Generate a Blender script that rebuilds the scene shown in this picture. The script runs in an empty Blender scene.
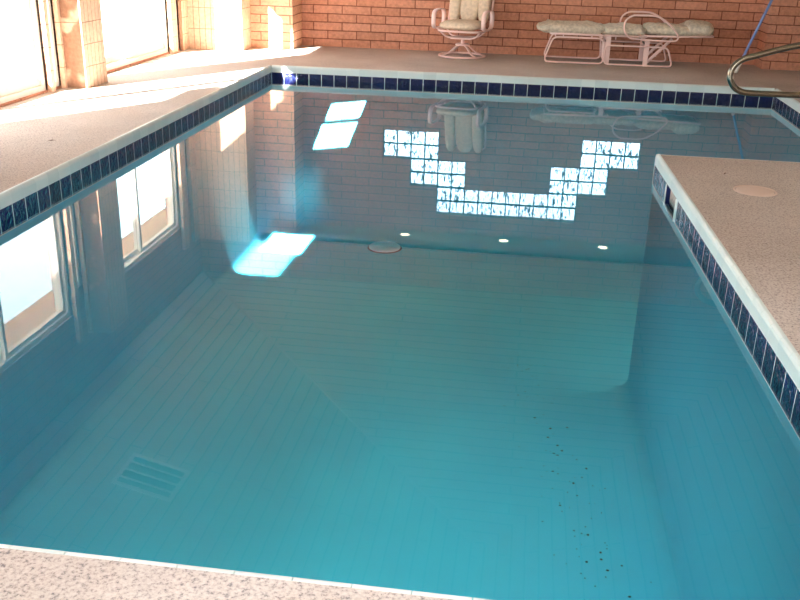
import bpy, bmesh, math, random
from mathutils import Vector, Matrix
random.seed(7)
scene = bpy.context.scene
COL = scene.collection
PI = math.pi
ZW = -0.07          # water level
ZD = 0.08            # deck level

# ------------------------------------------------------------------ materials
def new_mat(name):
    m = bpy.data.materials.new(name); m.use_nodes = True
    nt = m.node_tree; nt.nodes.clear()
    return m, nt
def nd(nt, kind, **kw):
    n = nt.nodes.new(kind)
    for k, v in kw.items():
        if k.startswith('_'): setattr(n, k[1:], v)
        else: n.inputs[k.replace('__', ' ')].default_value = v
    return n
def lk(nt, a, ao, b, bi): nt.links.new(a.outputs[ao], b.inputs[bi])
def rgb(r, g, b):
    f = lambda c: (c/255/12.92 if c/255 <= .04045 else ((c/255+.055)/1.055)**2.4)
    return (f(r), f(g), f(b), 1)
def plain(name, col, rough=.5, metal=0, spec=.5, bump=0, bscale=60, var=0, vscale=8):
    m, nt = new_mat(name)
    out = nd(nt, 'ShaderNodeOutputMaterial'); p = nd(nt, 'ShaderNodeBsdfPrincipled')
    p.inputs['Base Color'].default_value = col; p.inputs['Roughness'].default_value = rough
    p.inputs['Metallic'].default_value = metal; p.inputs['Specular IOR Level'].default_value = spec
    lk(nt, p, 0, out, 0)
    tc = nd(nt, 'ShaderNodeTexCoord')
    if var:
        n = nd(nt, 'ShaderNodeTexNoise', Scale=vscale, Detail=4.0); lk(nt, tc, 'Object', n, 'Vector')
        r = nd(nt, 'ShaderNodeValToRGB')
        r.color_ramp.elements[0].position = .3; r.color_ramp.elements[1].position = .7
        r.color_ramp.elements[0].color = tuple(c*(1-var) for c in col[:3])+(1,)
        r.color_ramp.elements[1].color = tuple(min(1, c*(1+var)) for c in col[:3])+(1,)
        lk(nt, n, 0, r, 0); lk(nt, r, 0, p, 'Base Color')
    if bump:
        n = nd(nt, 'ShaderNodeTexNoise', Scale=bscale, Detail=3.0); lk(nt, tc, 'Object', n, 'Vector')
        b = nd(nt, 'ShaderNodeBump', Strength=bump, Distance=.01); lk(nt, n, 0, b, 'Height'); lk(nt, b, 0, p, 'Normal')
    return m
def brick_mat(name, ua, va, c1, c2, mortar, bw, rh, ms=.006, offset=.5, shift=(0, 0), bump=.6, rough=.85, noise=.12):
    """brick pattern in metres; ua, va = which object axes run along and up the courses"""
    m, nt = new_mat(name)
    out = nd(nt, 'ShaderNodeOutputMaterial'); p = nd(nt, 'ShaderNodeBsdfPrincipled', Roughness=rough)
    p.inputs['Specular IOR Level'].default_value = .2
    tc = nd(nt, 'ShaderNodeTexCoord'); s = nd(nt, 'ShaderNodeSeparateXYZ'); c = nd(nt, 'ShaderNodeCombineXYZ')
    lk(nt, tc, 'Object', s, 0); lk(nt, s, ua, c, 0); lk(nt, s, va, c, 1)
    w = nd(nt, 'ShaderNodeTexNoise', Scale=3.5, Detail=2.0); lk(nt, tc, 'Object', w, 'Vector')
    wob = nd(nt, 'ShaderNodeVectorMath', _operation='MULTIPLY_ADD'); wob.inputs[1].default_value = (.012, .012, 0)
    lk(nt, w, 'Color', wob, 0); lk(nt, c, 0, wob, 2)
    ad = nd(nt, 'ShaderNodeVectorMath', _operation='ADD'); ad.inputs[1].default_value = (shift[0]+100*bw, shift[1]+100*rh, 0)
    lk(nt, wob, 0, ad, 0)
    b = nd(nt, 'ShaderNodeTexBrick', _offset=offset)
    b.inputs['Color1'].default_value = c1; b.inputs['Color2'].default_value = c2; b.inputs['Mortar'].default_value = mortar
    b.inputs['Scale'].default_value = 1; b.inputs['Brick Width'].default_value = bw; b.inputs['Row Height'].default_value = rh
    b.inputs['Mortar Size'].default_value = ms; b.inputs['Mortar Smooth'].default_value = .3; b.inputs['Bias'].default_value = 0
    lk(nt, ad, 0, b, 'Vector')
    n = nd(nt, 'ShaderNodeTexNoise', Scale=30.0, Detail=5.0); lk(nt, tc, 'Object', n, 'Vector')
    mx = nd(nt, 'ShaderNodeMixRGB', _blend_type='MULTIPLY', Fac=1.0)
    rr = nd(nt, 'ShaderNodeValToRGB'); rr.color_ramp.elements[0].color = (1-noise*2,)*3+(1,); rr.color_ramp.elements[1].color = (1+noise,)*3+(1,)
    rr.color_ramp.elements[0].position = .25; rr.color_ramp.elements[1].position = .75
    lk(nt, n, 0, rr, 0); lk(nt, b, 'Color', mx, 1); lk(nt, rr, 0, mx, 2); lk(nt, mx, 0, p, 'Base Color')
    bp = nd(nt, 'ShaderNodeBump', Strength=bump, Distance=.012, _invert=True); lk(nt, b, 'Fac', bp, 'Height')
    bp2 = nd(nt, 'ShaderNodeBump', Strength=.25, Distance=.01); lk(nt, n, 0, bp2, 'Height'); lk(nt, bp, 0, bp2, 'Normal')
    lk(nt, bp2, 0, p, 'Normal'); lk(nt, p, 0, out, 0)
    return m

BR1, BR2, BRM = rgb(206, 148, 124), rgb(194, 134, 108), rgb(128, 78, 60)
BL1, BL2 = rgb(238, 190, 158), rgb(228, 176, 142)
M = {}
M['brick_x'] = brick_mat('brick_facing_y', 'X', 'Z', BR1, BR2, BRM, .4064, .112, ms=.007, shift=(.17, -.08))
M['brick_y'] = brick_mat('brick_facing_x', 'Y', 'Z', BR1, BR2, BRM, .4064, .112, ms=.007, shift=(0, -.08))
M['brick_left'] = brick_mat('brick_painted_sunlit', 'X', 'Z', BL1, BL2, rgb(160, 108, 84), .4064, .112, ms=.007, shift=(.17, -.08))  # lighter copy of the brick, sun brightness put into its colour
M['block_x'] = brick_mat('scored_block_facing_y', 'X', 'Z', rgb(242, 208, 180), rgb(234, 198, 170), rgb(170, 128, 104), .079, .27, ms=.004, offset=0, shift=(.03, -.08))
M['block_y'] = brick_mat('scored_block_facing_x', 'Y', 'Z', rgb(242, 208, 180), rgb(234, 198, 170), rgb(170, 128, 104), .079, .21, ms=.004, offset=0, shift=(.02, -.08))
WD1, WD2, WDM = rgb(204, 190, 172), rgb(188, 172, 154), rgb(58, 44, 38)
M['plank_x'] = brick_mat('ceiling_planks_along_x', 'X', 'Y', WD1, WD2, WDM, 3.2, .135, ms=.009, bump=.3, rough=.6)
M['plank_y'] = brick_mat('ceiling_planks_along_y', 'Y', 'X', WD1, WD2, WDM, 3.2, .135, ms=.009, bump=.3, rough=.6)
M['wall_paint'] = plain('interior_painted_wall', rgb(205, 180, 160), .8, bump=.1)
M['wall_right'] = plain('grey_painted_wall', rgb(150, 142, 136), .8, bump=.1)
M['soffit'] = plain('soffit_board', rgb(196, 176, 158), .7, bump=.05)
M['pink_metal'] = plain('pale_pink_enamel', rgb(250, 216, 210), .4, bump=.02)
M['cushion'] = plain('beige_cushion_fabric', rgb(226, 206, 184), .95, spec=.1, bump=.25, bscale=45, var=.14, vscale=26)
M['cushion_cool'] = plain('grey_beige_cushion_fabric', rgb(214, 202, 184), .95, spec=.1, bump=.4, bscale=40, var=.22, vscale=30)
M['steel'] = plain('polished_steel', (.2, .175, .14, 1), .2, 1)
M['blue_pole'] = plain('blue_aluminium', rgb(120, 146, 205), .35, .1)
M['white_plastic'] = plain('white_plastic', rgb(235, 232, 225), .4)
M['lid'] = plain('tan_plastic_lid', rgb(214, 190, 178), .6, bump=.05)
M['dark'] = plain('painted_recess_dark', (.006, .009, .03, 1), .5)
M['navy'] = plain('navy_glazed_lining', (.008, .015, .09, 1), .25)
M['frame'] = plain('glare_white_frame', rgb(252, 245, 234), .5)  # near-white base puts the burnt-out window glare into the frames
M['grout'] = plain('white_grout', rgb(215, 222, 226), .8)
M['drain'] = plain('pale_blue_drain_cover', rgb(215, 242, 255), .5)
M['drain_shadow'] = plain('painted_drain_shadow', rgb(30, 70, 110), .6)  # dark disc under the cover, painted as its shadow
M['speck'] = plain('dark_debris', rgb(18, 22, 20), .9)
M['vent_white'] = plain('white_vent_enamel', rgb(254, 254, 252), .4)
M['vent_dark'] = plain('dark_vent_louvre', rgb(60, 58, 56), .6)  # dark sheet behind the white bars
M['leaf'] = plain('brown_leaf', rgb(92, 66, 48), .9)
M['stucco'] = plain('white_stucco', rgb(238, 234, 226), .9, bump=.2)
M['concrete_out'] = plain('pale_patio_concrete', rgb(226, 220, 208), .9, bump=.1)
M['eave'] = plain('tan_eave_boards', rgb(176, 140, 108), .8)

def deck_mat():
    m, nt = new_mat('exposed_aggregate_deck')
    out = nd(nt, 'ShaderNodeOutputMaterial'); p = nd(nt, 'ShaderNodeBsdfPrincipled', Roughness=.85)
    p.inputs['Specular IOR Level'].default_value = .2
    tc = nd(nt, 'ShaderNodeTexCoord')
    v = nd(nt, 'ShaderNodeTexNoise', Scale=85.0, Detail=5.0, Roughness=.75); lk(nt, tc, 'Object', v, 'Vector')
    r = nd(nt, 'ShaderNodeValToRGB'); e = r.color_ramp.elements
    e[0].position = .36; e[0].color = rgb(128, 120, 122); e[1].position = .62; e[1].color = rgb(208, 197, 191)
    k = e.new(.47); k.color = rgb(193, 178, 171)
    lk(nt, v, 0, r, 0)
    n = nd(nt, 'ShaderNodeTexNoise', Scale=1.1, Detail=3.0); lk(nt, tc, 'Object', n, 'Vector')
    r2 = nd(nt, 'ShaderNodeValToRGB'); r2.color_ramp.elements[0].color = (.86, .83, .8, 1); r2.color_ramp.elements[1].color = (1.06, 1.06, 1.06, 1)
    r2.color_ramp.elements[0].position = .3; r2.color_ramp.elements[1].position = .65
    lk(nt, n, 0, r2, 0)
    mx = nd(nt, 'ShaderNodeMixRGB', _blend_type='MULTIPLY', Fac=1.0); lk(nt, r, 0, mx, 1); lk(nt, r2, 0, mx, 2); lk(nt, mx, 0, p, 'Base Color')
    b = nd(nt, 'ShaderNodeBump', Strength=.35, Distance=.004); lk(nt, v, 0, b, 'Height'); lk(nt, b, 0, p, 'Normal')
    lk(nt, p, 0, out, 0); return m
M['deck'] = deck_mat()

def tile_mat(name, c1, c2, rough, bump):
    m, nt = new_mat(name)
    out = nd(nt, 'ShaderNodeOutputMaterial'); p = nd(nt, 'ShaderNodeBsdfPrincipled', Roughness=rough)
    p.inputs['Specular IOR Level'].default_value = .28
    g = nd(nt, 'ShaderNodeNewGeometry'); r = nd(nt, 'ShaderNodeValToRGB')
    r.color_ramp.elements[0].color = c1; r.color_ramp.elements[1].color = c2
    lk(nt, g, 'Random Per Island', r, 0); lk(nt, r, 0, p, 'Base Color')
    tc = nd(nt, 'ShaderNodeTexCoord'); n = nd(nt, 'ShaderNodeTexNoise', Scale=34.0, Detail=2.0); lk(nt, tc, 'Object', n, 'Vector')
    b = nd(nt, 'ShaderNodeBump', Strength=bump, Distance=.05); lk(nt, n, 0, b, 'Height'); lk(nt, b, 0, p, 'Normal')
    lk(nt, p, 0, out, 0); return m
M['blue_tile'] = tile_mat('navy_glazed_tile', (.005, .007, .042, 1), (.009, .013, .08, 1), .12, .5)
M['white_tile'] = tile_mat('white_coping_tile', rgb(206, 216, 216), rgb(222, 230, 228), .3, .02)

def plaster_mat():
    m, nt = new_mat('pool_plaster')
    out = nd(nt, 'ShaderNodeOutputMaterial'); p = nd(nt, 'ShaderNodeBsdfPrincipled', Roughness=.9)
    p.inputs['Specular IOR Level'].default_value = 0
    tc = nd(nt, 'ShaderNodeTexCoord'); n = nd(nt, 'ShaderNodeTexNoise', Scale=.9, Detail=5.0); lk(nt, tc, 'Object', n, 'Vector')
    r = nd(nt, 'ShaderNodeValToRGB'); r.color_ramp.elements[0].position = .3; r.color_ramp.elements[1].position = .7
    r.color_ramp.elements[0].color = (.09, .60, .81, 1); r.color_ramp.elements[1].color = (.105, .65, .85, 1)
    lk(nt, n, 0, r, 0); lk(nt, r, 0, p, 'Base Color'); lk(nt, p, 0, out, 0); return m
M['plaster'] = plaster_mat()

def water_mat():
    m, nt = new_mat('pool_water')
    out = nd(nt, 'ShaderNodeOutputMaterial'); mix = nd(nt, 'ShaderNodeMixShader')
    fr = nd(nt, 'ShaderNodeFresnel', IOR=1.333); gl = nd(nt, 'ShaderNodeBsdfGlossy', Roughness=0.0)
    gl.inputs['Color'].default_value = (1, 1, 1, 1)
    tr = nd(nt, 'ShaderNodeBsdfTransparent'); tr.inputs['Color'].default_value = (.74, .97, .99, 1)
    tc = nd(nt, 'ShaderNodeTexCoord'); n = nd(nt, 'ShaderNodeTexNoise', Scale=1.6, Detail=1.0); lk(nt, tc, 'Object', n, 'Vector')
    b = nd(nt, 'ShaderNodeBump', Strength=.02, Distance=.02); lk(nt, n, 0, b, 'Height')
    lk(nt, b, 0, gl, 'Normal'); lk(nt, fr, 0, mix, 0); lk(nt, tr, 0, mix, 1); lk(nt, gl, 0, mix, 2); lk(nt, mix, 0, out, 0)
    return m
M['water'] = water_mat()

def pane_mat():
    m, nt = new_mat('window_glass')
    out = nd(nt, 'ShaderNodeOutputMaterial'); mix = nd(nt, 'ShaderNodeMixShader', Fac=.06)
    gl = nd(nt, 'ShaderNodeBsdfGlossy', Roughness=0.0); tr = nd(nt, 'ShaderNodeBsdfTransparent')
    tr.inputs['Color'].default_value = (.97, .99, .98, 1)
    lk(nt, tr, 0, mix, 1); lk(nt, gl, 0, mix, 2); lk(nt, mix, 0, out, 0); return m
M['pane'] = pane_mat()

def glassblock_mat():
    m, nt = new_mat('wavy_glass_block')
    out = nd(nt, 'ShaderNodeOutputMaterial'); mix = nd(nt, 'ShaderNodeMixShader', Fac=.08)
    gl = nd(nt, 'ShaderNodeBsdfGlossy', Roughness=.15); tr = nd(nt, 'ShaderNodeBsdfTransparent')
    tc = nd(nt, 'ShaderNodeTexCoord'); g = nd(nt, 'ShaderNodeNewGeometry')
    mp = nd(nt, 'ShaderNodeMapping'); mp.inputs['Rotation'].default_value = (0, math.radians(42), 0); mp.inputs['Scale'].default_value = (26, 20, 9)
    lk(nt, g, 'Position', mp, 0)
    n = nd(nt, 'ShaderNodeTexNoise', Scale=1.0, Detail=3.0, Roughness=.6); lk(nt, mp, 0, n, 'Vector')
    r = nd(nt, 'ShaderNodeValToRGB'); e = r.color_ramp.elements
    e[0].position = .36; e[0].color = (.03, .035, .04, 1); e[1].position = .44; e[1].color = (.86, .95, 1, 1)
    lk(nt, n, 0, r, 0); lk(nt, r, 0, tr, 'Color')
    lk(nt, tr, 0, mix, 1); lk(nt, gl, 0, mix, 2); lk(nt, mix, 0, out, 0); return m
M['glass_block'] = glassblock_mat()

def emit_mat(name, col, s):
    m, nt = new_mat(name)
    out = nd(nt, 'ShaderNodeOutputMaterial'); e = nd(nt, 'ShaderNodeEmission', Strength=s); e.inputs[0].default_value = col
    lk(nt, e, 0, out, 0); return m
M['bulb'] = emit_mat('warm_bulb', (1, .78, .5, 1), 14)

# ------------------------------------------------------------------ mesh helpers
class MB:
    def __init__(self): self.v = []; self.f = []; self.s = []
    def add(self, vs, fs, smooth=False):
        o = len(self.v); self.v += [tuple(v) for v in vs]
        self.f += [tuple(i+o for i in f) for f in fs]; self.s += [smooth]*len(fs); return self
    def box(self, x0, x1, y0, y1, z0, z1):
        vs = [(x, y, z) for z in (z0, z1) for y in (y0, y1) for x in (x0, x1)]
        return self.add(vs, [(0, 2, 3, 1), (4, 5, 7, 6), (0, 1, 5, 4), (2, 6, 7, 3), (0, 4, 6, 2), (1, 3, 7, 5)])
    def prism(self, a, b, prof, up=Vector((0, 0, 1)), side=None):
        """sweep profile (n, z) from a to b; n along side"""
        a = Vector(a); b = Vector(b); n = len(prof)
        vs = [a+side*p[0]+up*p[1] for p in prof]+[b+side*p[0]+up*p[1] for p in prof]
        fs = [(i, (i+1) % n, n+(i+1) % n, n+i) for i in range(n)]+[tuple(range(n))[::-1], tuple(range(n, 2*n))]
        return self.add(vs, fs)
    def tube(self, pts, r, seg=10, closed=False, flat=None):
        """tube along pts; flat=(rx, ry) gives an oval section with ry along z-ish"""
        P = [Vector(p) for p in pts]; n = len(P); rings = []; prev = None
        for i in range(n):
            if closed: t = P[(i+1) % n]-P[i-1]
            else: t = P[min(i+1, n-1)]-P[max(i-1, 0)]
            t.normalize()
            if prev is None:
                ref = Vector((0, 0, 1)) if abs(t.z) < .9 else Vector((0, 1, 0))
                u = t.cross(ref).normalized()
            else: u = (prev-t*prev.dot(t)).normalized()
            prev = u; w = t.cross(u)
            ra, rb = flat if flat else (r, r)
            rings.append([P[i]+u*math.cos(2*PI*k/seg)*ra+w*math.sin(2*PI*k/seg)*rb for k in range(seg)])
        vs = [v for rg in rings for v in rg]; fs = []
        for i in range(n if closed else n-1):
            j = (i+1) % n
            for k in range(seg):
                l = (k+1) % seg; fs.append((i*seg+k, i*seg+l, j*seg+l, j*seg+k))
        if not closed: fs += [tuple(range(seg))[::-1], tuple((n-1)*seg+k for k in range(seg))]
        return self.add(vs, fs, True)
    def lathe(self, prof, c, seg=32, smooth=True):
        vs = []; fs = []; n = len(prof)
        for k in range(seg):
            a = 2*PI*k/seg
            vs += [(c[0]+r*math.cos(a), c[1]+r*math.sin(a), c[2]+z) for r, z in prof]
        for k in range(seg):
            l = (k+1) % seg
            for i in range(n-1): fs.append((k*n+i, l*n+i, l*n+i+1, k*n+i+1))
        return self.add(vs, fs, smooth)
    def cushion(self, x0, x1, y0, y1, z0, z1, e=.3, nu=26, nv=16, lump=0, seed=0, freq=7):
        """soft rounded pad, lumpy when asked"""
        from mathutils import noise
        cx, cy, cz = (x0+x1)/2, (y0+y1)/2, (z0+z1)/2; a, b, c = (x1-x0)/2, (y1-y0)/2, (z1-z0)/2
        sp = lambda t, k: math.copysign(abs(t)**k, t)
        vs = []; fs = []
        for j in range(nv+1):
            ph = -PI/2+PI*j/nv
            for i in range(nu):
                th = 2*PI*i/nu
                d = Vector((sp(math.cos(ph), .55)*sp(math.cos(th), e), sp(math.cos(ph), .55)*sp(math.sin(th), e), sp(math.sin(ph), .8)))
                v = Vector((cx+a*d.x, cy+b*d.y, cz+c*d.z))
                if lump:
                    k = noise.noise(v*freq+Vector((seed*9.1, seed*3.3, 0)))+.6*noise.noise(v*freq*2.3+Vector((seed, 4, 2)))
                    v += Vector((d.x*.4, d.y*.7, d.z)).normalized()*k*lump
                vs.append(v)
        for j in range(nv):
            for i in range(nu):
                k = (i+1) % nu; fs.append((j*nu+i, j*nu+k, (j+1)*nu+k, (j+1)*nu+i))
        return self.add(vs, fs, True)
    def xform(self, mat):
        self.v = [tuple(mat @ Vector(v)) for v in self.v]; return self
    def build(self, name, mat, parent=None, bevel=0, subsurf=0):
        me = bpy.data.meshes.new(name); me.from_pydata(self.v, [], self.f)
        bm = bmesh.new(); bm.from_mesh(me); bmesh.ops.remove_doubles(bm, verts=bm.verts, dist=1e-6)
        bmesh.ops.recalc_face_normals(bm, faces=bm.faces) ; bm.to_mesh(me); bm.free()
        if len(me.polygons) == len(self.s):
            me.polygons.foreach_set('use_smooth', self.s)
        elif self.s and all(self.s): me.polygons.foreach_set('use_smooth', [True]*len(me.polygons))
        me.update(); me.materials.append(mat)
        o = bpy.data.objects.new(name, me); COL.objects.link(o)
        if parent is not None:
            o.parent = parent; o.matrix_parent_inverse = Matrix.Identity(4)
            if parent.location.length > 0 or parent.rotation_euler.z: o.matrix_parent_inverse = parent_inv(parent)
        if bevel:
            b = o.modifiers.new('edge', 'BEVEL'); b.width = bevel; b.segments = 2; b.limit_method = 'ANGLE'
        if subsurf:
            s = o.modifiers.new('sub', 'SUBSURF'); s.levels = subsurf; s.render_levels = subsurf
        return o
def parent_inv(p):
    return (Matrix.Translation(p.location) @ p.rotation_euler.to_matrix().to_4x4()).inverted()
def tag(o, label=None, cat=None, group=None, kind=None):
    if label: o['label'] = label
    if cat: o['category'] = cat
    if group: o['group'] = group
    if kind: o['kind'] = kind
    return o
def empty(name, loc, label=None, cat=None, group=None, kind=None):
    o = bpy.data.objects.new(name, None); COL.objects.link(o); o.location = loc; o.empty_display_size = .1
    return tag(o, label, cat, group, kind)
def poly_slab(mb, pts, z0, z1):
    n = len(pts); vs = [(x, y, z0) for x, y in pts]+[(x, y, z1) for x, y in pts]
    fs = [(i, (i+1) % n, n+(i+1) % n, n+i) for i in range(n)]+[tuple(range(n))[::-1], tuple(range(n, 2*n))]
    mb.add(vs, fs)
def arc(c, r, a0, a1, n, plane='xz', y=0):
    return [(c[0]+r*math.cos(a0+(a1-a0)*i/n), y, c[1]+r*math.sin(a0+(a1-a0)*i/n)) for i in range(n+1)]

# ------------------------------------------------------------------ pool outline (deck outline at the waterline tile face)
PA, PB, PC, PD, PE, PF = (0, -9.1), (0, 0), (5.8, 0), (5.8, -3.83), (4.05, -3.83), (4.2, -9.1)
XL, XR, YB, YF = -1.5, 7.3, 2.15, -13.6
OUT = .03
def ofs(k):    # outline moved outward by k
    return [(0-k, -9.1-k), (0-k, k), (5.8+k, k), (5.8+k, -3.83-k), (4.05+k, -3.83-k), (4.2+k, -9.1-k)]

# deck
A, B, C_, D, E_, F_ = ofs(OUT)
mb = MB(); d0 = -.12
poly_slab(mb, [(XL-.05, YF), (A[0], YF), A, B, (B[0], YB+.1), (XL-.05, YB+.1)], d0, ZD)
poly_slab(mb, [B, C_, (C_[0], YB+.1), (B[0], YB+.1)], d0, ZD)
poly_slab(mb, [C_, D, (XR+.05, D[1]), (XR+.05, YB+.1), (C_[0], YB+.1)], d0, ZD)
poly_slab(mb, [D, E_, F_, (F_[0], YF), (XR+.05, YF), (XR+.05, D[1])], d0, ZD)
poly_slab(mb, [(A[0], YF), (F_[0], YF), F_, A], d0, ZD)
tag(mb.build('floor', M['deck']), kind='structure')

# coping and waterline tiles
P_ = .1524
def edge_strip(mbw, mbb, mbg, a, b, skip=None):
    a = Vector((*a, 0)); b = Vector((*b, 0)); t = (b-a); L = t.length; t.normalize()
    out = Vector((-t.y, t.x, 0))
    n = max(1, round(L/P_)); p = L/n; g = .004
    cop = [(0, .003), (0, .058), (.005, .071), (.014, .079), (.022, .0812), (OUT, .0812), (OUT, .003)]
    blu = [(0, -.150), (0, -.002), (.008, -.002), (.008, -.150)]
    for i in range(n):
        s, e = a+t*(i*p+g), a+t*((i+1)*p-g)
        mbw.prism(s-t*.0026, e+t*.0026, cop, side=out)
        if not (skip and skip[0] < (i+.5)*p < skip[1]):
            mbb.prism(s, e, blu, side=out)
    gp = [(.0006, -.156), (.0006, .056), (.018, .07), (OUT-.004, .07), (OUT-.004, -.156)]
    if skip:
        k0 = a+t*skip[0]; k1 = a+t*skip[1]
        mbg.prism(a, k0, gp, side=out); mbg.prism(k1, b, gp, side=out)
        top = [(.0006, 0.0), (.0006, .056), (.018, .07), (OUT-.004, .07), (OUT-.004, 0.0)]
        mbg.prism(k0, k1, top, side=out)
    else: mbg.prism(a, b, gp, side=out)
mbw, mbb, mbg = MB(), MB(), MB()
pe = [PA, PB, PC, PD, PE, PF, PA]
for i in range(6):
    a, b = pe[i], pe[i+1]
    edge_strip(mbw, mbb, mbg, a, b, skip=(.56, 1.02) if i == 4 else None)
cop = tag(empty('pool_coping', (0, 0, 0)), kind='structure')
mbw.build('white_coping_tile', M['white_tile'], cop); mbb.build('navy_waterline_tile', M['blue_tile'], cop); mbg.build('grout', M['grout'], cop)
# corner pieces of the coping, rounded
# basin
k = .012; zf = -1.95; zt = -.02; RC = .15
lv = [(k, zt), (k, -.16)]+[(k-RC*(1-math.cos(q)), zf+RC*(1-math.sin(q))) for q in [PI/2*i/8 for i in range(9)]]
mb = MB(); e, f = Vector((*PE, 0)), Vector((*PF, 0)); tt = (f-e).normalized(); LL = (f-e).length
vs = []
for q, z in lv:
    o = ofs(q); vs += [(x, y, z) for x, y in o]
fs = []
for j in range(len(lv)-1):
    for i in range(6):
        if j == 0 and i == 4: continue
        fs.append((j*6+i, j*6+(i+1) % 6, (j+1)*6+(i+1) % 6, (j+1)*6+i))
fs.append(tuple((len(lv)-1)*6+i for i in range(6)))
mb.add(vs, fs, True)
nn = Vector((-tt.y, tt.x, 0))*k
for s0, s1 in ((0, .57), (1.04, LL)):     # the wall beside the skimmer mouth
    a_, b_ = e+tt*s0+nn, e+tt*s1+nn
    mb.add([(a_.x, a_.y, -.16), (b_.x, b_.y, -.16), (b_.x, b_.y, zt), (a_.x, a_.y, zt)], [(0, 1, 2, 3)])
tag(mb.build('pool_basin', M['plaster']), kind='structure')
# water
mb = MB(); o = ofs(.006); mb.add([(x, y, ZW) for x, y in o], [tuple(range(6))])
w = tag(mb.build('water_surface', M['water']), kind='structure')

# ------------------------------------------------------------------ room shell
# back wall: piers left and right, recessed middle with the stepped glass block opening
GX, GZ, GB = 1.036, .915, .2032
Y0, Y1 = YB, YB+.2
mb = MB()
xa, xb = -.3, 6.2
mb.box(xa, xb, Y0, Y1, -.1, GZ)
def band(r0, r1, cols):
    z0, z1 = GZ+r0*GB, GZ+r1*GB; x = xa
    for c0, c1 in cols:
        mb.box(x, GX+c0*GB, Y0, Y1, z0, z1); x = GX+c1*GB
    mb.box(x, xb, Y0, Y1, z0, z1)
band(0, 2, [(0, 4), (14, 18)]); band(2, 4, [(2, 6), (12, 16)]); band(4, 6, [(4, 14)])
mb.box(xa, xb, Y0, Y1, GZ+6*GB, 4.4)
tag(mb.build('wall_back', M['brick_x']), kind='structure')
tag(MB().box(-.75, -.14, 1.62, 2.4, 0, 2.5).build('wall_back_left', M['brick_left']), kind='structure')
tag(MB().box(6.02, 7.5, 1.72, 2.4, 0, 2.5).build('wall_back_right', M['brick_x']), kind='structure')
tag(MB().box(-1.7, -.72, 1.22, 2.4, 0, 2.44).build('wall_left_return', M['block_x']), kind='structure')
# soffit along the back, brick fronted
SZ = 2.41; SY = 1.36
tag(MB().box(-1.7, 7.5, SY+.02, YB+.1, SZ, SZ+.05).build('trim_1', M['soffit']), kind='structure')
tag(MB().box(-1.7, 7.5, SY, SY+.15, SZ, 3.4).build('wall_back_upper', M['brick_x']), kind='structure')

# glass blocks
gb = tag(empty('glass_block_window', (2.86, YB, GZ), 'stepped arch of square wavy glass blocks high in the back brick wall', 'window'), kind='structure')
first = None; G = GB/2
for r in range(6):
    rng = {0: (0, 1, 2, 3, 14, 15, 16, 17), 1: (2, 3, 4, 5, 12, 13, 14, 15), 2: tuple(range(4, 14))}[r//2]
    for c in rng:
        loc = (GX+(c+.5)*GB, YB+.05, GZ+(r+.5)*GB)
        if first is None:
            h = G-.006; m_ = MB().box(-h, h, 0, .07, -h, h)
            first = m_.build('glass_block', M['glass_block']); o_ = first
        else:
            o_ = first.copy(); COL.objects.link(o_)
        o_.parent = gb; o_.location = (loc[0]-2.86, .05, loc[2]-GZ)
m_ = MB()
for r in range(7):
    for half in (0, 1):
        pass
spans = [(0, [(0, 4), (14, 18)]), (1, [(0, 4), (14, 18)]), (2, [(0, 6), (12, 18)]), (3, [(2, 6), (12, 16)]), (4, [(2, 16)]), (5, [(4, 14)]), (6, [(4, 14)])]
for r, sp in spans:
    for c0, c1 in sp:
        if r == 2: c0, c1 = (c0, c1)
        m_.box(GX+c0*GB-.004, GX+c1*GB+.004, YB+.06, YB+.11, GZ+r*GB-.008, GZ+r*GB+.008)
for r in range(6):
    rng = {0: ((0, 4), (14, 18)), 1: ((2, 6), (12, 16)), 2: ((4, 14),)}[r//2]
    for c0, c1 in rng:
        for c in range(c0, c1+1): m_.box(GX+c*GB-.008, GX+c*GB+.008, YB+.06, YB+.11, GZ+r*GB, GZ+(r+1)*GB)
m_.build('mortar_grid', plain('grey_mortar', rgb(96, 104, 104), .9), gb)

# left wall with its window openings
WZ0, WZ1, SLZ = .1, 2.1, 1.85
openings = [(-12.9, -11.0, WZ1), (-10.2, -7.75, WZ1), (-4.95, -2.55, WZ1), (-2.48, -2.28, SLZ), (-1.8, .62, WZ1), (.8, 1.0, SLZ)]  # first opening is out of view, added for light on the front deck
mb = MB(); y = YF
for y0, y1, zt_ in openings:
    mb.box(-1.7, XL, y, y0, 0, 3.4); mb.box(-1.7, XL, y0, y1, -.1, WZ0); mb.box(-1.7, XL, y0, y1, zt_, 3.4); y = y1
mb.box(-1.7, XL, y, 2.4, 0, 3.4)
tag(mb.build('wall_left', M['brick_y']), kind='structure')
mb = MB().box(XL-.02, -1.25, -2.24, -1.78, 0, 2.42)
tag(mb.build('wall_left_pier', M['block_y']), kind='structure')
tag(MB().box(XL-.02, -1.455, -2.55, -2.48, 0, 2.42).box(XL-.02, -1.455, -2.28, -2.24, 0, 2.42).box(XL-.02, -1.455, 1.0, 1.22, 0, 2.42).box(XL-.02, -1.455, .62, .8, 0, 2.42).build('trim_2', M['block_y']), kind='structure')
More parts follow.
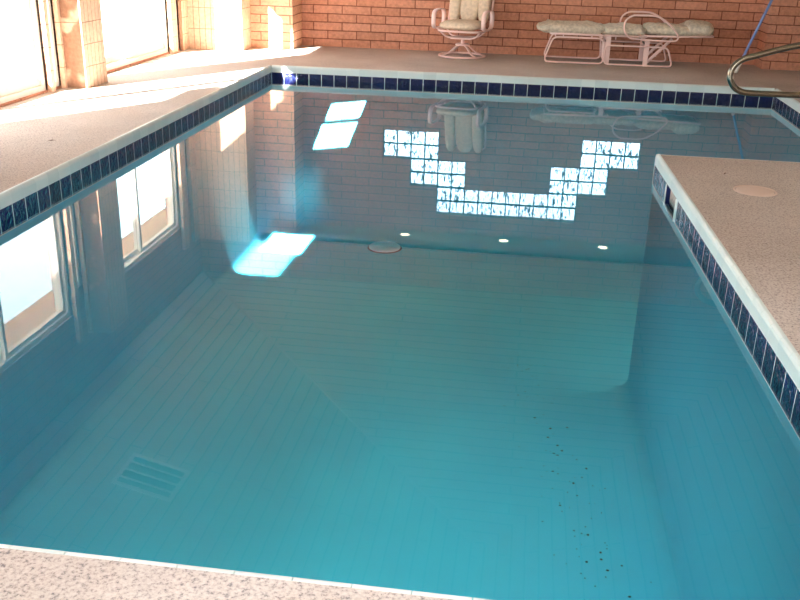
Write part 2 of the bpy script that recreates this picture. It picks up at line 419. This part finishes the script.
def window(i, y0, y1, z1, sash=True):
    w = tag(empty('window_%d' % i, (-1.6, (y0+y1)/2, WZ0)), kind='structure')
    x0, x1 = -1.66, -1.52; t_ = .05
    f = MB().box(x0, x1, y0, y0+t_, WZ0, z1).box(x0, x1, y1-t_, y1, WZ0, z1).box(x0, x1, y0+t_, y1-t_, WZ0, WZ0+t_).box(x0, x1, y0+t_, y1-t_, z1-t_, z1)
    f.build('window_frame', M['frame'], w)
    if sash:
        m_ = (y0+y1)/2
        for a, b, xs in ((y0+t_, m_+.03, -1.625), (m_-.03, y1-t_, -1.57)):
            s_ = MB(); q = .045
            s_.box(xs-.018, xs+.018, a, a+q, WZ0+t_, z1-t_).box(xs-.018, xs+.018, b-q, b, WZ0+t_, z1-t_).box(xs-.018, xs+.018, a+q, b-q, WZ0+t_, WZ0+t_+.07).box(xs-.018, xs+.018, a+q, b-q, z1-t_-q, z1-t_)
            so = s_.build('sliding_sash', M['frame'], w)
            MB().box(xs-.003, xs+.003, a+q, b-q, WZ0+t_+.07, z1-t_-q).build('glass_pane', M['pane'], so)
    else:
        MB().box(-1.60, -1.594, y0+t_*.5, y1-t_*.5, WZ0+t_, z1-t_).build('glass_pane', M['pane'], w)
for i, (y0, y1, z1) in enumerate(openings): window(i+1, y0, y1, z1, y1-y0 > 1)
# other walls
tag(MB().box(XR, XR+.2, YF, 2.4, 0, 3.4).build('wall_right', M['wall_right']), kind='structure')
mb = MB().box(-1.7, 7.5, YF-.2, YF, 0, .4).box(-1.7, 1.42, YF-.2, YF, .4, 2.4).box(4.38, 7.5, YF-.2, YF, .4, 2.4).box(-1.7, 7.5, YF-.2, YF, 2.4, 4.4)
tag(mb.build('wall_front', M['wall_paint']), kind='structure')
w = tag(empty('window_7', (2.9, YF-.1, .4)), kind='structure')  # unseen window behind the camera, added to light the front deck
f = MB().box(1.42, 4.38, YF-.14, YF-.06, .4, .46).box(1.42, 4.38, YF-.14, YF-.06, 2.34, 2.4)
for x in (1.42, 2.87, 4.32): f.box(x, x+.06, YF-.14, YF-.06, .46, 2.34)
f.build('window_frame', M['frame'], w)
for x in (1.42, 2.87): MB().box(x+.06, x+1.45-(.03), YF-.105, YF-.099, .46, 2.34).build('glass_pane', M['pane'], w)

# hip ceiling
EZ, SL = 2.98, .26
cx = (XL+XR)/2; hw = (XR-XL)/2; RZ = EZ+SL*hw
hy = SY-hw
def slope(name, pts, mat):
    m_ = MB(); n_ = len(pts); vs = [Vector(p) for p in pts]; vs += [v+Vector((0, 0, .06)) for v in vs]
    m_.add(vs, [tuple(range(n_))[::-1], tuple(range(n_, 2*n_))]+[(i, (i+1) % n_, n_+(i+1) % n_, n_+i) for i in range(n_)])
    return m_.build(name, mat, ceil)
ceil = tag(empty('ceiling', (0, 0, 0)), kind='structure')
slope('left_plank_slope', [(XL, YF, EZ), (XL, SY, EZ), (cx, hy, RZ), (cx, YF, RZ)], M['plank_y'])
SKY0, SKY1, SX0, SX1 = -10.2, -8.0, 3.4, 4.3
zr = lambda x: EZ+SL*(XR-x)
slope('right_plank_slope', [(XR, SKY1, EZ), (cx, SKY1, RZ), (cx, hy, RZ), (XR, SY, EZ)], M['plank_y'])
slope('right_plank_slope', [(XR, YF, EZ), (cx, YF, RZ), (cx, SKY0, RZ), (XR, SKY0, EZ)], M['plank_y'])
slope('right_plank_slope', [(SX0, SKY0, zr(SX0)), (cx, SKY0, RZ), (cx, SKY1, RZ), (SX0, SKY1, zr(SX0))], M['plank_y'])
slope('right_plank_slope', [(XR, SKY0, EZ), (SX1, SKY0, zr(SX1)), (SX1, SKY1, zr(SX1)), (XR, SKY1, EZ)], M['plank_y'])
w = tag(empty('window_8', ((SX0+SX1)/2, (SKY0+SKY1)/2, zr((SX0+SX1)/2)+.03)), kind='structure')  # skylight added out of view to bring more daylight onto pool and deck
f = MB()
for i in range(5):
    yy = SKY0+(SKY1-SKY0)*i/4; f.tube([(SX0, yy, zr(SX0)+.03), (SX1, yy, zr(SX1)+.03)], .03, 6)
for xx in (SX0, SX1): f.tube([(xx, SKY0, zr(xx)+.03), (xx, SKY1, zr(xx)+.03)], .03, 6)
f.build('added_skylight_frame', M['frame'], w)
MB().add([(SX0, SKY0, zr(SX0)+.04), (SX1, SKY0, zr(SX1)+.04), (SX1, SKY1, zr(SX1)+.04), (SX0, SKY1, zr(SX0)+.04)], [(0, 1, 2, 3)]).build('glass_pane', M['pane'], w)
slope('back_plank_slope', [(XL, SY, EZ), (XR, SY, EZ), (cx, hy, RZ)], M['plank_x'])
tag(MB().tube([(XL+.02, SY-.02, EZ+.0), (cx, hy, RZ-.005)], .02, 6).build('trim_3', M['soffit']), kind='structure')

# exterior
tag(MB().box(-30, -1.7, -30, 30, -.2, -.05).box(-1.7, 30, 2.4, 30, -.2, -.05).build('ground', M['concrete_out']), kind='structure')
tag(MB().box(-2.54, -1.7, YF, 4, 2.45, 2.6).build('roof_eave', M['eave']), kind='structure')
tag(MB().box(-2.95, -2.54, YF, -6.3, 2.42, 2.6).build('sun_blocker_eave', M['eave']), kind='structure')  # eave piece added to keep low sun off the water
tag(MB().box(-2.88, -2.8, -16.5, -10.5, -.1, 3.2).build('sun_blocker_wall', M['stucco']), kind='structure')  # unseen wall added outside to block sun from the nearer left windows

# ------------------------------------------------------------------ recessed lights, ceiling vent
for x, y_ in ((1.43, 1.94), (2.88, 1.94), (4.3, 1.94)):
    which = {1.43: 'nearest the swivel chair end', 2.88: 'at the middle above the glass block arch', 4.3: 'toward the handrail end'}[x]
    l = empty('recessed_light', (x, y_, SZ), 'round warm recessed downlight in the back soffit, '+which, 'light', 'recessed lights in the back soffit')
    MB().lathe([(.088, 0), (.088, -.008), (.07, -.008), (.066, 0)], (x, y_, SZ), 28).build('trim_ring', M['vent_white'], l)
    MB().lathe([(.0005, -.004), (.064, -.004), (.064, -.001), (.0005, -.001)], (x, y_, SZ), 28).build('bulb', M['bulb'], l)
vx, vy = -.31, -3.61
vz = EZ+SL*(vx-XL)
v_ = empty('ceiling_vent', (vx, vy, vz), 'white framed air vent with four dark slots in the plank ceiling, mirrored in the water', 'vent')
R_ = Matrix.Translation((vx, vy, vz-.004)) @ Matrix.Rotation(-math.atan(SL), 4, 'Y') @ Matrix.Rotation(math.radians(0), 4, 'Z')
a_, b_ = .30, .27
m_ = MB().box(-a_, a_, -b_, -b_+.035, -.02, .01).box(-a_, a_, b_-.035, b_, -.02, .01).box(-a_, -a_+.035, -b_+.035, b_-.035, -.02, .01).box(a_-.035, a_, -b_+.035, b_-.035, -.02, .01)
m_.xform(R_).build('vent_frame', M['vent_white'], v_)
m_ = MB()
for i in (1, 2, 3): yy = -b_+2*b_*i/4; m_.box(-a_+.035, a_-.035, yy-.009, yy+.009, -.016, .004)
m_.xform(R_).build('vent_bars', M['vent_white'], v_)
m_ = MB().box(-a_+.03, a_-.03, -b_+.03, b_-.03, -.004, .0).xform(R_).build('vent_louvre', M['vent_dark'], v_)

# ------------------------------------------------------------------ pool fittings
sk = empty('pool_skimmer', (4.07, -4.6, -.08), 'dark square skimmer mouth in the navy tile below the deck lid', 'pool skimmer')
e, f = Vector((*PE, 0)), Vector((*PF, 0)); t = (f-e).normalized(); nrm = Vector((-t.y, t.x, 0))
def loc_box(s0, s1, n0, n1, z0, z1, mb):
    vs = [tuple(e+t*s+nrm*n_+Vector((0, 0, z))) for z in (z0, z1) for n_ in (n0, n1) for s in (s0, s1)]
    return mb.add(vs, [(0, 2, 3, 1), (4, 5, 7, 6), (0, 1, 5, 4), (2, 6, 7, 3), (0, 4, 6, 2), (1, 3, 7, 5)])
m_ = MB(); a0, a1 = .62, .99
loc_box(a0, a1, .3, .31, -.155, -.002, m_); loc_box(a0-.01, a0, .0, .31, -.155, -.002, m_); loc_box(a1, a1+.01, .0, .31, -.155, -.002, m_)
loc_box(a0, a1, .0, .31, -.165, -.155, m_); loc_box(a0, a1, .02, .31, -.006, -.001, m_)
m_.build('skimmer_throat', M['navy'], sk)
for q0, q1 in ((a0-.025, a0-.01), (a1+.01, a1+.025)):
    m_ = MB(); loc_box(q0, q1, -.006, .01, -.155, -.002, m_); m_.build('skimmer_face', M['white_plastic'], sk)
m_ = MB(); loc_box(a1-.17, a1-.005, .03, .045, -.15, -.05, m_); m_.build('skimmer_flap', M['dark'], sk)  # near-black colour puts the recess shade into the flap
lid = empty('skimmer_lid', (4.57, -4.82, ZD), 'round pale tan skimmer lid set in the deck beside the handrail', 'lid')
MB().lathe([(.001, .006), (.112, .006), (.118, .004), (.122, -.004)], (4.57, -4.82, ZD), 40).build('lid_cover', M['lid'], lid)
MB().lathe([(.124, -.004), (.126, .005), (.136, .005), (.14, -.004)], (4.57, -4.82, ZD), 40).build('lid_rim', M['lid'], lid)
dr = empty('main_drain', (1.49, -.5, zf), 'pale blue round drain cover on the deep end floor of the pool', 'drain')
MB().lathe([(.001, .05), (.12, .046), (.17, .034), (.19, .02), (.19, .008)], (1.49, -.5, zf), 40).build('drain_cover', M['drain'], dr)
MB().lathe([(.001, .007), (.205, .007), (.208, .001)], (1.49, -.5, zf), 40).build('drain_shadow_disc', M['drain_shadow'], dr)

specks = [(3.3, -4.43), (3.42, -4.58), (3.55, -4.54), (3.47, -4.83), (3.47, -4.97), (3.67, -5.12), (3.43, -5.2), (3.57, -5.33), (3.59, -5.48), (3.47, -5.62), (3.64, -5.92), (3.71, -6.09), (3.71, -6.16), (3.62, -6.2), (3.83, -6.2), (3.74, -6.26), (3.85, -6.48), (3.4, -4.72), (3.5, -4.9), (3.44, -4.95)]
for i in range(90):
    q = random.random(); specks.append((3.15+.55*q+random.gauss(0, .13), -3.3-3.2*q+random.gauss(0, .15)))
m_ = MB()
for i, (x, y_) in enumerate(specks):
    r = .011 if i < 20 else random.uniform(.003, .0075)
    a0 = random.random()*3
    m_.add([(x+r*math.cos(a0+k_*1.2566)*random.uniform(.6, 1.2), y_+r*math.sin(a0+k_*1.2566)*random.uniform(.6, 1.2), zf+.004) for k_ in range(5)]+[(x, y_, zf+.001)], [(0, 1, 2, 3, 4), (0, 5, 1), (1, 5, 2), (2, 5, 3), (3, 5, 4), (4, 5, 0)])
tag(m_.build('pool_debris', M['speck']), 'scatter of tiny dark specks lying on the pool floor', 'debris', kind='stuff')

def leaf(x, y_, l, a, lab):
    m_ = MB(); ca, sa = math.cos(a), math.sin(a)
    P = [(-l, 0, 0), (-.3*l, .22*l, .006), (.6*l, .16*l, .004), (l, 0, 0), (.5*l, -.18*l, .005), (-.3*l, -.2*l, .003), (0, 0, .010)]
    m_.add([(x+px*ca-py*sa, y_+px*sa+py*ca, ZD+.001+pz) for px, py, pz in P], [(0, 1, 6), (1, 2, 6), (2, 3, 6), (3, 4, 6), (4, 5, 6), (5, 0, 6)])
    tag(m_.build('fallen_leaf', M['leaf']), lab, 'leaf')
leaf(-.432, -4.556, .035, .4, 'small dark leaf on the pale deck between windows and pool')
leaf(4.46, -4.376, .02, 1, 'tiny dark leaf on the deck near the round skimmer lid')

# ------------------------------------------------------------------ handrail
hr = empty('pool_handrail', (5.9, -4.1, ZD), 'polished steel handrail looping out above the raised deck edge', 'handrail')
key = [(6.15, .08), (6.12, .75), (6.0, 1.12), (5.8, 1.16), (5.4, 1.07), (4.879, .944), (4.778, .917), (4.689, .89), (4.594, .859), (4.524, .837), (4.476, .799), (4.451, .75), (4.453, .695), (4.487, .641), (4.539, .612), (4.602, .604), (4.737, .604), (4.94, .606), (5.45, .61), (5.58, .58), (5.64, .48), (5.65, .08)]
def spline(pts, n=6):
    out = []; P = [Vector(p) for p in pts]
    for i in range(len(P)-1):
        p0, p1, p2, p3 = P[max(i-1, 0)], P[i], P[i+1], P[min(i+2, len(P)-1)]
        for k_ in range(n):
            s = k_/n
            out.append(.5*((2*p1)+(p2-p0)*s+(2*p0-5*p1+4*p2-p3)*s*s+(3*p1-p0-3*p2+p3)*s**3))
    out.append(P[-1]); return out
MB().tube(spline([(x, -4.1, z) for x, z in key], 5), .0215, 16).build('rail_tube', M['steel'], hr)
for x in (6.15, 5.65):
    MB().lathe([(.026, .03), (.032, .03), (.05, .012), (.052, 0)], (x, -4.1, ZD+.001), 24).build('rail_flange', M['steel'], hr)

# ------------------------------------------------------------------ pool pole
pb = Vector((5.557, 1.018, .1)); pd = Vector((.408, .301, 1.0))
pp = empty('pool_pole', pb, 'long blue pole with white grip leaning against the brick wall', 'pole')
MB().tube([pb+pd*.14, pb+pd*1.25], .0165, 12).build('pole_shaft', M['blue_pole'], pp)
MB().tube([pb+pd*1.2, pb+pd*2.2], .0135, 12).build('pole_inner_shaft', M['blue_pole'], pp)
MB().tube([pb+pd*.01, pb+pd*.17], .023, 12).build('pole_grip', M['white_plastic'], pp)

# ------------------------------------------------------------------ swivel chair
ch = empty('swivel_chair', (2.155, 1.68, ZD), 'pale pink metal swivel patio chair with tan cushions', 'chair')
ch.rotation_euler = (0, 0, math.radians(-10))
bpy.context.view_layer.update()
def cpart(mb, name, mat, par=None, **kw):
    o_ = mb.build(name, mat, None, **kw); o_.parent = par or ch; return o_
pm = M['pink_metal']
m_ = MB(); m_.tube([(.30*math.cos(2*PI*i/40), .30*math.sin(2*PI*i/40), .014) for i in range(40)], .012, 10, closed=True, flat=(.02, .013))
cpart(m_, 'base_ring', pm)
for a in (40, 140, 220, 320):
    ca, sa = math.cos(math.radians(a)), math.sin(math.radians(a))
    pts = [(r*ca, r*sa, z) for r, z in [(.04, .148), (.085, .135), (.13, .105), (.17, .072), (.22, .043), (.29, .022)]]
    cpart(MB().tube(spline(pts, 3), .01, 8, flat=(.022, .008)), 'base_leg', pm)
cpart(MB().lathe([(.001, .168), (.085, .168), (.095, .158), (.095, .144), (.001, .142)], (0, 0, 0), 28), 'base_hub', pm)
cpart(MB().lathe([(.024, .16), (.024, .25)], (0, 0, 0), 16), 'swivel_post', pm)
m_ = MB().box(-.15, .13, -.09, .09, .225, .25)
cpart(m_, 'mount_plate', pm, bevel=.006)
m_ = MB()
for yy in (-.1, .1):
    m_.tube(spline([(-.27, yy*1.8, .335), (-.2, yy*1.3, .265), (-.1, yy, .245), (.1, yy, .245), (.2, yy*1.3, .265), (.27, yy*1.8, .335)], 4), .012, 8)
cpart(m_, 'spring_frame', pm)
rr = []
for i in range(48):
    t_ = 2*PI*i/48; s_ = lambda q: math.copysign(abs(q)**.45, q)
    rr.append((.29*s_(math.cos(t_)), -.02+.28*s_(math.sin(t_)), .342))
cpart(MB().tube(rr, .014, 10, closed=True), 'seat_frame', pm)
cpart(MB().cushion(-.275, .275, -.32, .26, .35, .465, e=.4, lump=.006, seed=1), 'seat_cushion', M['cushion'])
# back: frame and channelled cushion, reclined
Rb = Matrix.Translation((0, .27, .405)) @ Matrix.Rotation(math.radians(-16), 4, 'X')
fr_ = [(-.29, .055, -.05), (-.29, .055, .55), (-.25, .055, .67), (-.12, .055, .71), (.12, .055, .71), (.25, .055, .67), (.29, .055, .55), (.29, .055, -.05)]
cpart(MB().tube(spline(fr_, 5), .014, 10).xform(Rb), 'back_frame', pm)
bc = cpart(MB().cushion(-.135, .135, -.07, .06, .0, .70, e=.5, lump=.004, seed=2).xform(Rb), 'back_cushion', M['cushion'])
for s_ in (-1, 1):
    cpart(MB().cushion(*sorted((s_*.12, s_*.28)), -.085, .055, .0, .69, e=.55, lump=.004, seed=3+s_).xform(Rb), 'back_bolster', M['cushion'], bc)
# arms: broad looped bands
def band_loop(mb, loop, x0, x1, th=.012):
    n_ = len(loop); c = Vector((sum(p[0] for p in loop)/n_, sum(p[1] for p in loop)/n_))
    inn = []
    for p in loop:
        d = (c-Vector(p)).normalized(); inn.append((p[0]+d.x*th, p[1]+d.y*th))
    vs = [(x0, *p) for p in loop]+[(x1, *p) for p in loop]+[(x0, *p) for p in inn]+[(x1, *p) for p in inn]
    fs = []
    for i in range(n_):
        j = (i+1) % n_
        fs += [(i, j, n_+j, n_+i), (2*n_+i, 3*n_+i, 3*n_+j, 2*n_+j), (i, 2*n_+i, 2*n_+j, j), (n_+i, n_+j, 3*n_+j, 3*n_+i)]
    mb.add(vs, fs, True)
for s_ in (-1, 1):
    lp = []
    for i in range(36):
        t_ = 2*PI*i/36; q = lambda v, k_=.6: math.copysign(abs(v)**k_, v)
        lp.append((-.03+.26*q(math.cos(t_)), .475+.125*q(math.sin(t_))))
    m_ = MB(); band_loop(m_, lp, s_*.305, s_*.36)
    a_ = cpart(m_, 'armrest', pm)
    for yy in (-.12, .1): cpart(MB().tube([(s_*.29, yy, .345), (s_*.335, yy, .36)], .012, 8), 'arm_bracket', pm, a_)

# ------------------------------------------------------------------ chaise longue
cl = empty('chaise_longue', (4.1, 1.8, ZD), 'flat pale pink metal chaise longue with lumpy beige cushions', 'lounge chair')
YA, YZ = 1.45, 2.0
tr_ = .011
def wl(mb, name, mat, par=None): return mb.build(name, mat, par or cl)
def rounded(pts, r=.05, n=5, closed=True):
    """round the corners of an xz polyline"""
    out = []; N = len(pts)
    for i in range(N):
        p = Vector(pts[i])
        if not closed and i in (0, N-1): out.append(p); continue
        a = (Vector(pts[i-1])-p); b = (Vector(pts[(i+1) % N])-p)
        rr_ = min(r, a.length*.45, b.length*.45); a.normalize(); b.normalize()
        s, e_ = p+a*rr_, p+b*rr_
        for k_ in range(n+1):
            u = k_/n; out.append(s*(1-u)**2+p*2*u*(1-u)+e_*u*u)
    return out
# foot-end leg loops
for yy in (YA, YZ):
    L = rounded([(3.23, .092), (3.99, .092), (3.97, .405), (3.335, .405)], .07)
    wl(MB().tube([(p[0], yy, p[1]) for p in L], tr_, 8, closed=True), 'foot_leg_loop', pm)
# base loops under the seat
for yy in (YA, YZ):
    L = rounded([(4.0, .092), (4.86, .092), (4.78, .325), (4.0, .325)], .06)
    lo = wl(MB().tube([(p[0], yy, p[1]) for p in L], tr_, 8, closed=True), 'base_loop', pm)
for xx, h in ((4.035, .44), (4.52, .42)):
    for yy in (YA, YZ):
        s_ = 1 if yy == YA else -1
        wl(MB().box(xx-.03, xx+.03, yy+s_*.008, yy+s_*.024, .095, h), 'leg', pm)
for xx, z in ((4.035, .335), (4.52, .335), (3.36, .418), (3.95, .418), (3.26, .097)): wl(MB().tube([(xx, YA, z), (xx, YZ, z)], .010, 8), 'cross_bar', pm)
# bed rails
m_ = MB()
for yy in (YA, YZ): m_.tube([(3.3, yy, .445), (4.5, yy, .445)], .0125, 8)
for xx in (3.3, 3.7, 4.1, 4.5): m_.tube([(xx, YA, .445), (xx, YZ, .445)], .0125, 8)
for xx in (3.46, 3.82, 4.12): m_.box(xx-.008, xx+.008, YA-.005, YA+.005, .40, .445)
wl(m_, 'bed_rail', pm)
bf = MB()
for yy in (YA+.03, YZ-.03): bf.tube([(4.42, yy, .452), (4.9, yy, .462), (5.32, yy, .478)], .013, 8)
for xx, z in ((4.42, .452), (4.9, .462), (5.32, .478)): bf.tube([(xx, YA+.03, z), (xx, YZ-.03, z)], .013, 8)
wl(bf, 'backrest_frame', pm)
# ratchet brace
for yy in (YA+.07, YZ-.07):
    m_ = MB().tube([(4.545, yy, .125), (4.83, yy, .43)], .016, 8, flat=(.006, .02))
    for k_ in range(4): m_.box(4.585+.05*k_, 4.605+.05*k_, yy-.022, yy-.006, .15+.054*k_, .166+.054*k_)
    wl(m_, 'ratchet_brace', pm)
# arm loops
for yy in (YA-.03, YZ+.03):
    ks = [(4.30, .425), (4.235, .48), (4.205, .56), (4.225, .645), (4.30, .70), (4.40, .708), (4.58, .705), (4.70, .655), (4.80, .575), (4.875, .49), (4.885, .445), (4.85, .412), (4.70, .408), (4.45, .415)]
    P = spline([(x, yy, z) for x, z in ks+[ks[0]]], 4)[:-1]
    wl(MB().tube(P, .0115, 8, closed=True), 'arm_loop', pm)
# cushions
cm = M['cushion_cool']
wl(MB().cushion(3.12, 4.0, YA-.01, YZ+.01, .436, .575, e=.3, nu=64, nv=22, lump=.028, seed=5, freq=9), 'foot_cushion', cm)
wl(MB().cushion(3.95, 4.50, YA-.01, YZ+.01, .438, .57, e=.3, nu=48, nv=22, lump=.028, seed=6, freq=9), 'seat_cushion', cm)
bk = wl(MB().cushion(4.48, 5.33, YA+.01, YZ-.01, .456, .595, e=.3, nu=64, nv=22, lump=.028, seed=7, freq=9), 'back_cushion', cm)
wl(MB().cushion(4.98, 5.34, YA+.0, YZ-.0, .47, .645, e=.45, nu=36, nv=18, lump=.018, seed=8, freq=9), 'head_pillow', cm, bk)

# ------------------------------------------------------------------ light
wd = bpy.data.worlds.new('sky'); scene.world = wd; wd.use_nodes = True
nt = wd.node_tree; nt.nodes.clear()
bg = nd(nt, 'ShaderNodeBackground', Strength=9); bg.inputs[0].default_value = (.86, .95, 1, 1)
wo = nd(nt, 'ShaderNodeOutputWorld'); lk(nt, bg, 0, wo, 0)
def lamp(name, kind, loc, direction=None, **kw):
    l = bpy.data.lights.new(name, kind)
    for k_, v in kw.items(): setattr(l, k_, v)
    o_ = bpy.data.objects.new(name, l); COL.objects.link(o_); o_.location = loc
    if direction is not None: o_.rotation_euler = Vector(direction).to_track_quat('-Z', 'Y').to_euler()
    return o_
lamp('sun', 'SUN', (-6, -8, 6), (.62, 1, -.55), energy=125, angle=math.radians(.6), color=(1, .975, .94))
def portal(loc, d, sx, sy):
    o_ = lamp('window_portal', 'AREA', loc, d, shape='RECTANGLE', size=sx, size_y=sy, energy=1)
    o_.data.cycles.is_portal = True
    return o_
def oriented(o_, X, d):
    Z = -Vector(d).normalized(); X = Vector(X); X = (X-Z*X.dot(Z)).normalized(); Y = Z.cross(X)
    o_.rotation_euler = Matrix((X, Y, Z)).transposed().to_euler()
for y0, y1, z1 in openings:
    o_ = portal((-1.72, (y0+y1)/2, (WZ0+z1)/2), (1, 0, 0), y1-y0, z1-WZ0); oriented(o_, (0, 1, 0), (1, 0, 0))
o_ = portal(((SX0+SX1)/2, (SKY0+SKY1)/2, zr((SX0+SX1)/2)+.09), (-.25, 0, -1), 1.0, 2.3); oriented(o_, (1, 0, -.26), (-.25, 0, -1))
o_ = portal((2.9, YF-.22, 1.4), (0, 1, 0), 2.96, 2.0); oriented(o_, (1, 0, 0), (0, 1, 0))
o_ = portal((GX+9*GB, YB+.22, GZ+3*GB), (0, -1, 0), 18*GB, 6*GB); oriented(o_, (1, 0, 0), (0, -1, 0))
# added indoor lamps with parallel beams, standing in for sun patches in the water
def beam(corner, e1, e2, d, irr, spread, dist, color=(1, .98, .94)):
    """lamp whose parallel light lights the parallelogram corner, e1, e2"""
    d = Vector(d).normalized(); e1, e2 = Vector(e1), Vector(e2); c = Vector(corner)+(e1+e2)/2
    a = e1-d*d.dot(e1); b = e2-d*d.dot(e2)
    o_ = lamp('sun_patch_lamp', 'AREA', c-d*dist, d, shape='RECTANGLE', size=a.length, size_y=b.length, energy=irr*a.length*b.length*PI, color=color)
    o_.data.spread = math.radians(spread); oriented(o_, a, d); return o_
d1 = (-.5, .53, -.69)
beam((.751, 0, -.331), (.414, 0, .056), (-.09, 0, -.20), d1, 130, .2, 5.6)
beam((.64, 0, -.589), (.43, 0, .058), (-.14, 0, -.302), d1, 130, .2, 5.6)
d2 = (0, .5, -.86)
beam((.08, -.95, zf), (.46, 0, 0), (0, .72, 0), d2, 90, 1.2, 4.6)
beam((.02, -1.72, zf), (.46, 0, 0), (0, 1.0, 0), d2, 18, 1.5, 4.6)
beam((.05, 0, -1.62), (.46, 0, .06), (.14, 0, .3), d2, 1.2, 4, 4.2)
# added fill lamps under the water, without fixtures, to brighten the basin
lamp('underwater_fill', 'AREA', (2.1, -9.05, -.75), (0, 1, -.05), shape='RECTANGLE', size=3.4, size_y=.6, energy=25, color=(1, 1, .94), spread=math.radians(110))
lamp('underwater_fill', 'AREA', (.06, -6.0, -.62), (1, .05, -.06), shape='RECTANGLE', size=4.5, size_y=.5, energy=22, color=(1, 1, .95), spread=math.radians(75))
lamp('underwater_fill', 'AREA', (4.95, -3.78, -1.0), (-.35, 1, -.1), shape='RECTANGLE', size=1.5, size_y=.8, energy=17, color=(1, 1, .85))
# camera flash
CAM = Vector((3.0352, -10.9537, 1.5857))
lamp('camera_flash', 'POINT', CAM+Vector((.07, -.02, .06)), energy=235, shadow_soft_size=.02, color=(.78, .9, 1))

# ------------------------------------------------------------------ camera
cd = bpy.data.cameras.new('camera'); cam = bpy.data.objects.new('camera', cd); COL.objects.link(cam)
Rv, Uv, Fv = Vector((.990145846, .137539069, .02634784)), Vector((-.075142117, .363033808, .928741146)), Vector((-.118173036, .92156902, -.369791394))
cam.matrix_world = Matrix(((Rv.x, Uv.x, -Fv.x, CAM.x), (Rv.y, Uv.y, -Fv.y, CAM.y), (Rv.z, Uv.z, -Fv.z, CAM.z), (0, 0, 0, 1)))
cd.sensor_width = 36; cd.lens = 921.015/800*36; cd.clip_start = .05
scene.camera = cam
scene.view_settings.view_transform = 'Standard'; scene.view_settings.exposure = 0; scene.view_settings.look = 'None'
scene.cycles.use_denoising = True
scene.cycles.max_bounces = 10; scene.cycles.transparent_max_bounces = 16; scene.cycles.diffuse_bounces = 5
scene.cycles.sample_clamp_indirect = 8; scene.cycles.caustics_reflective = False
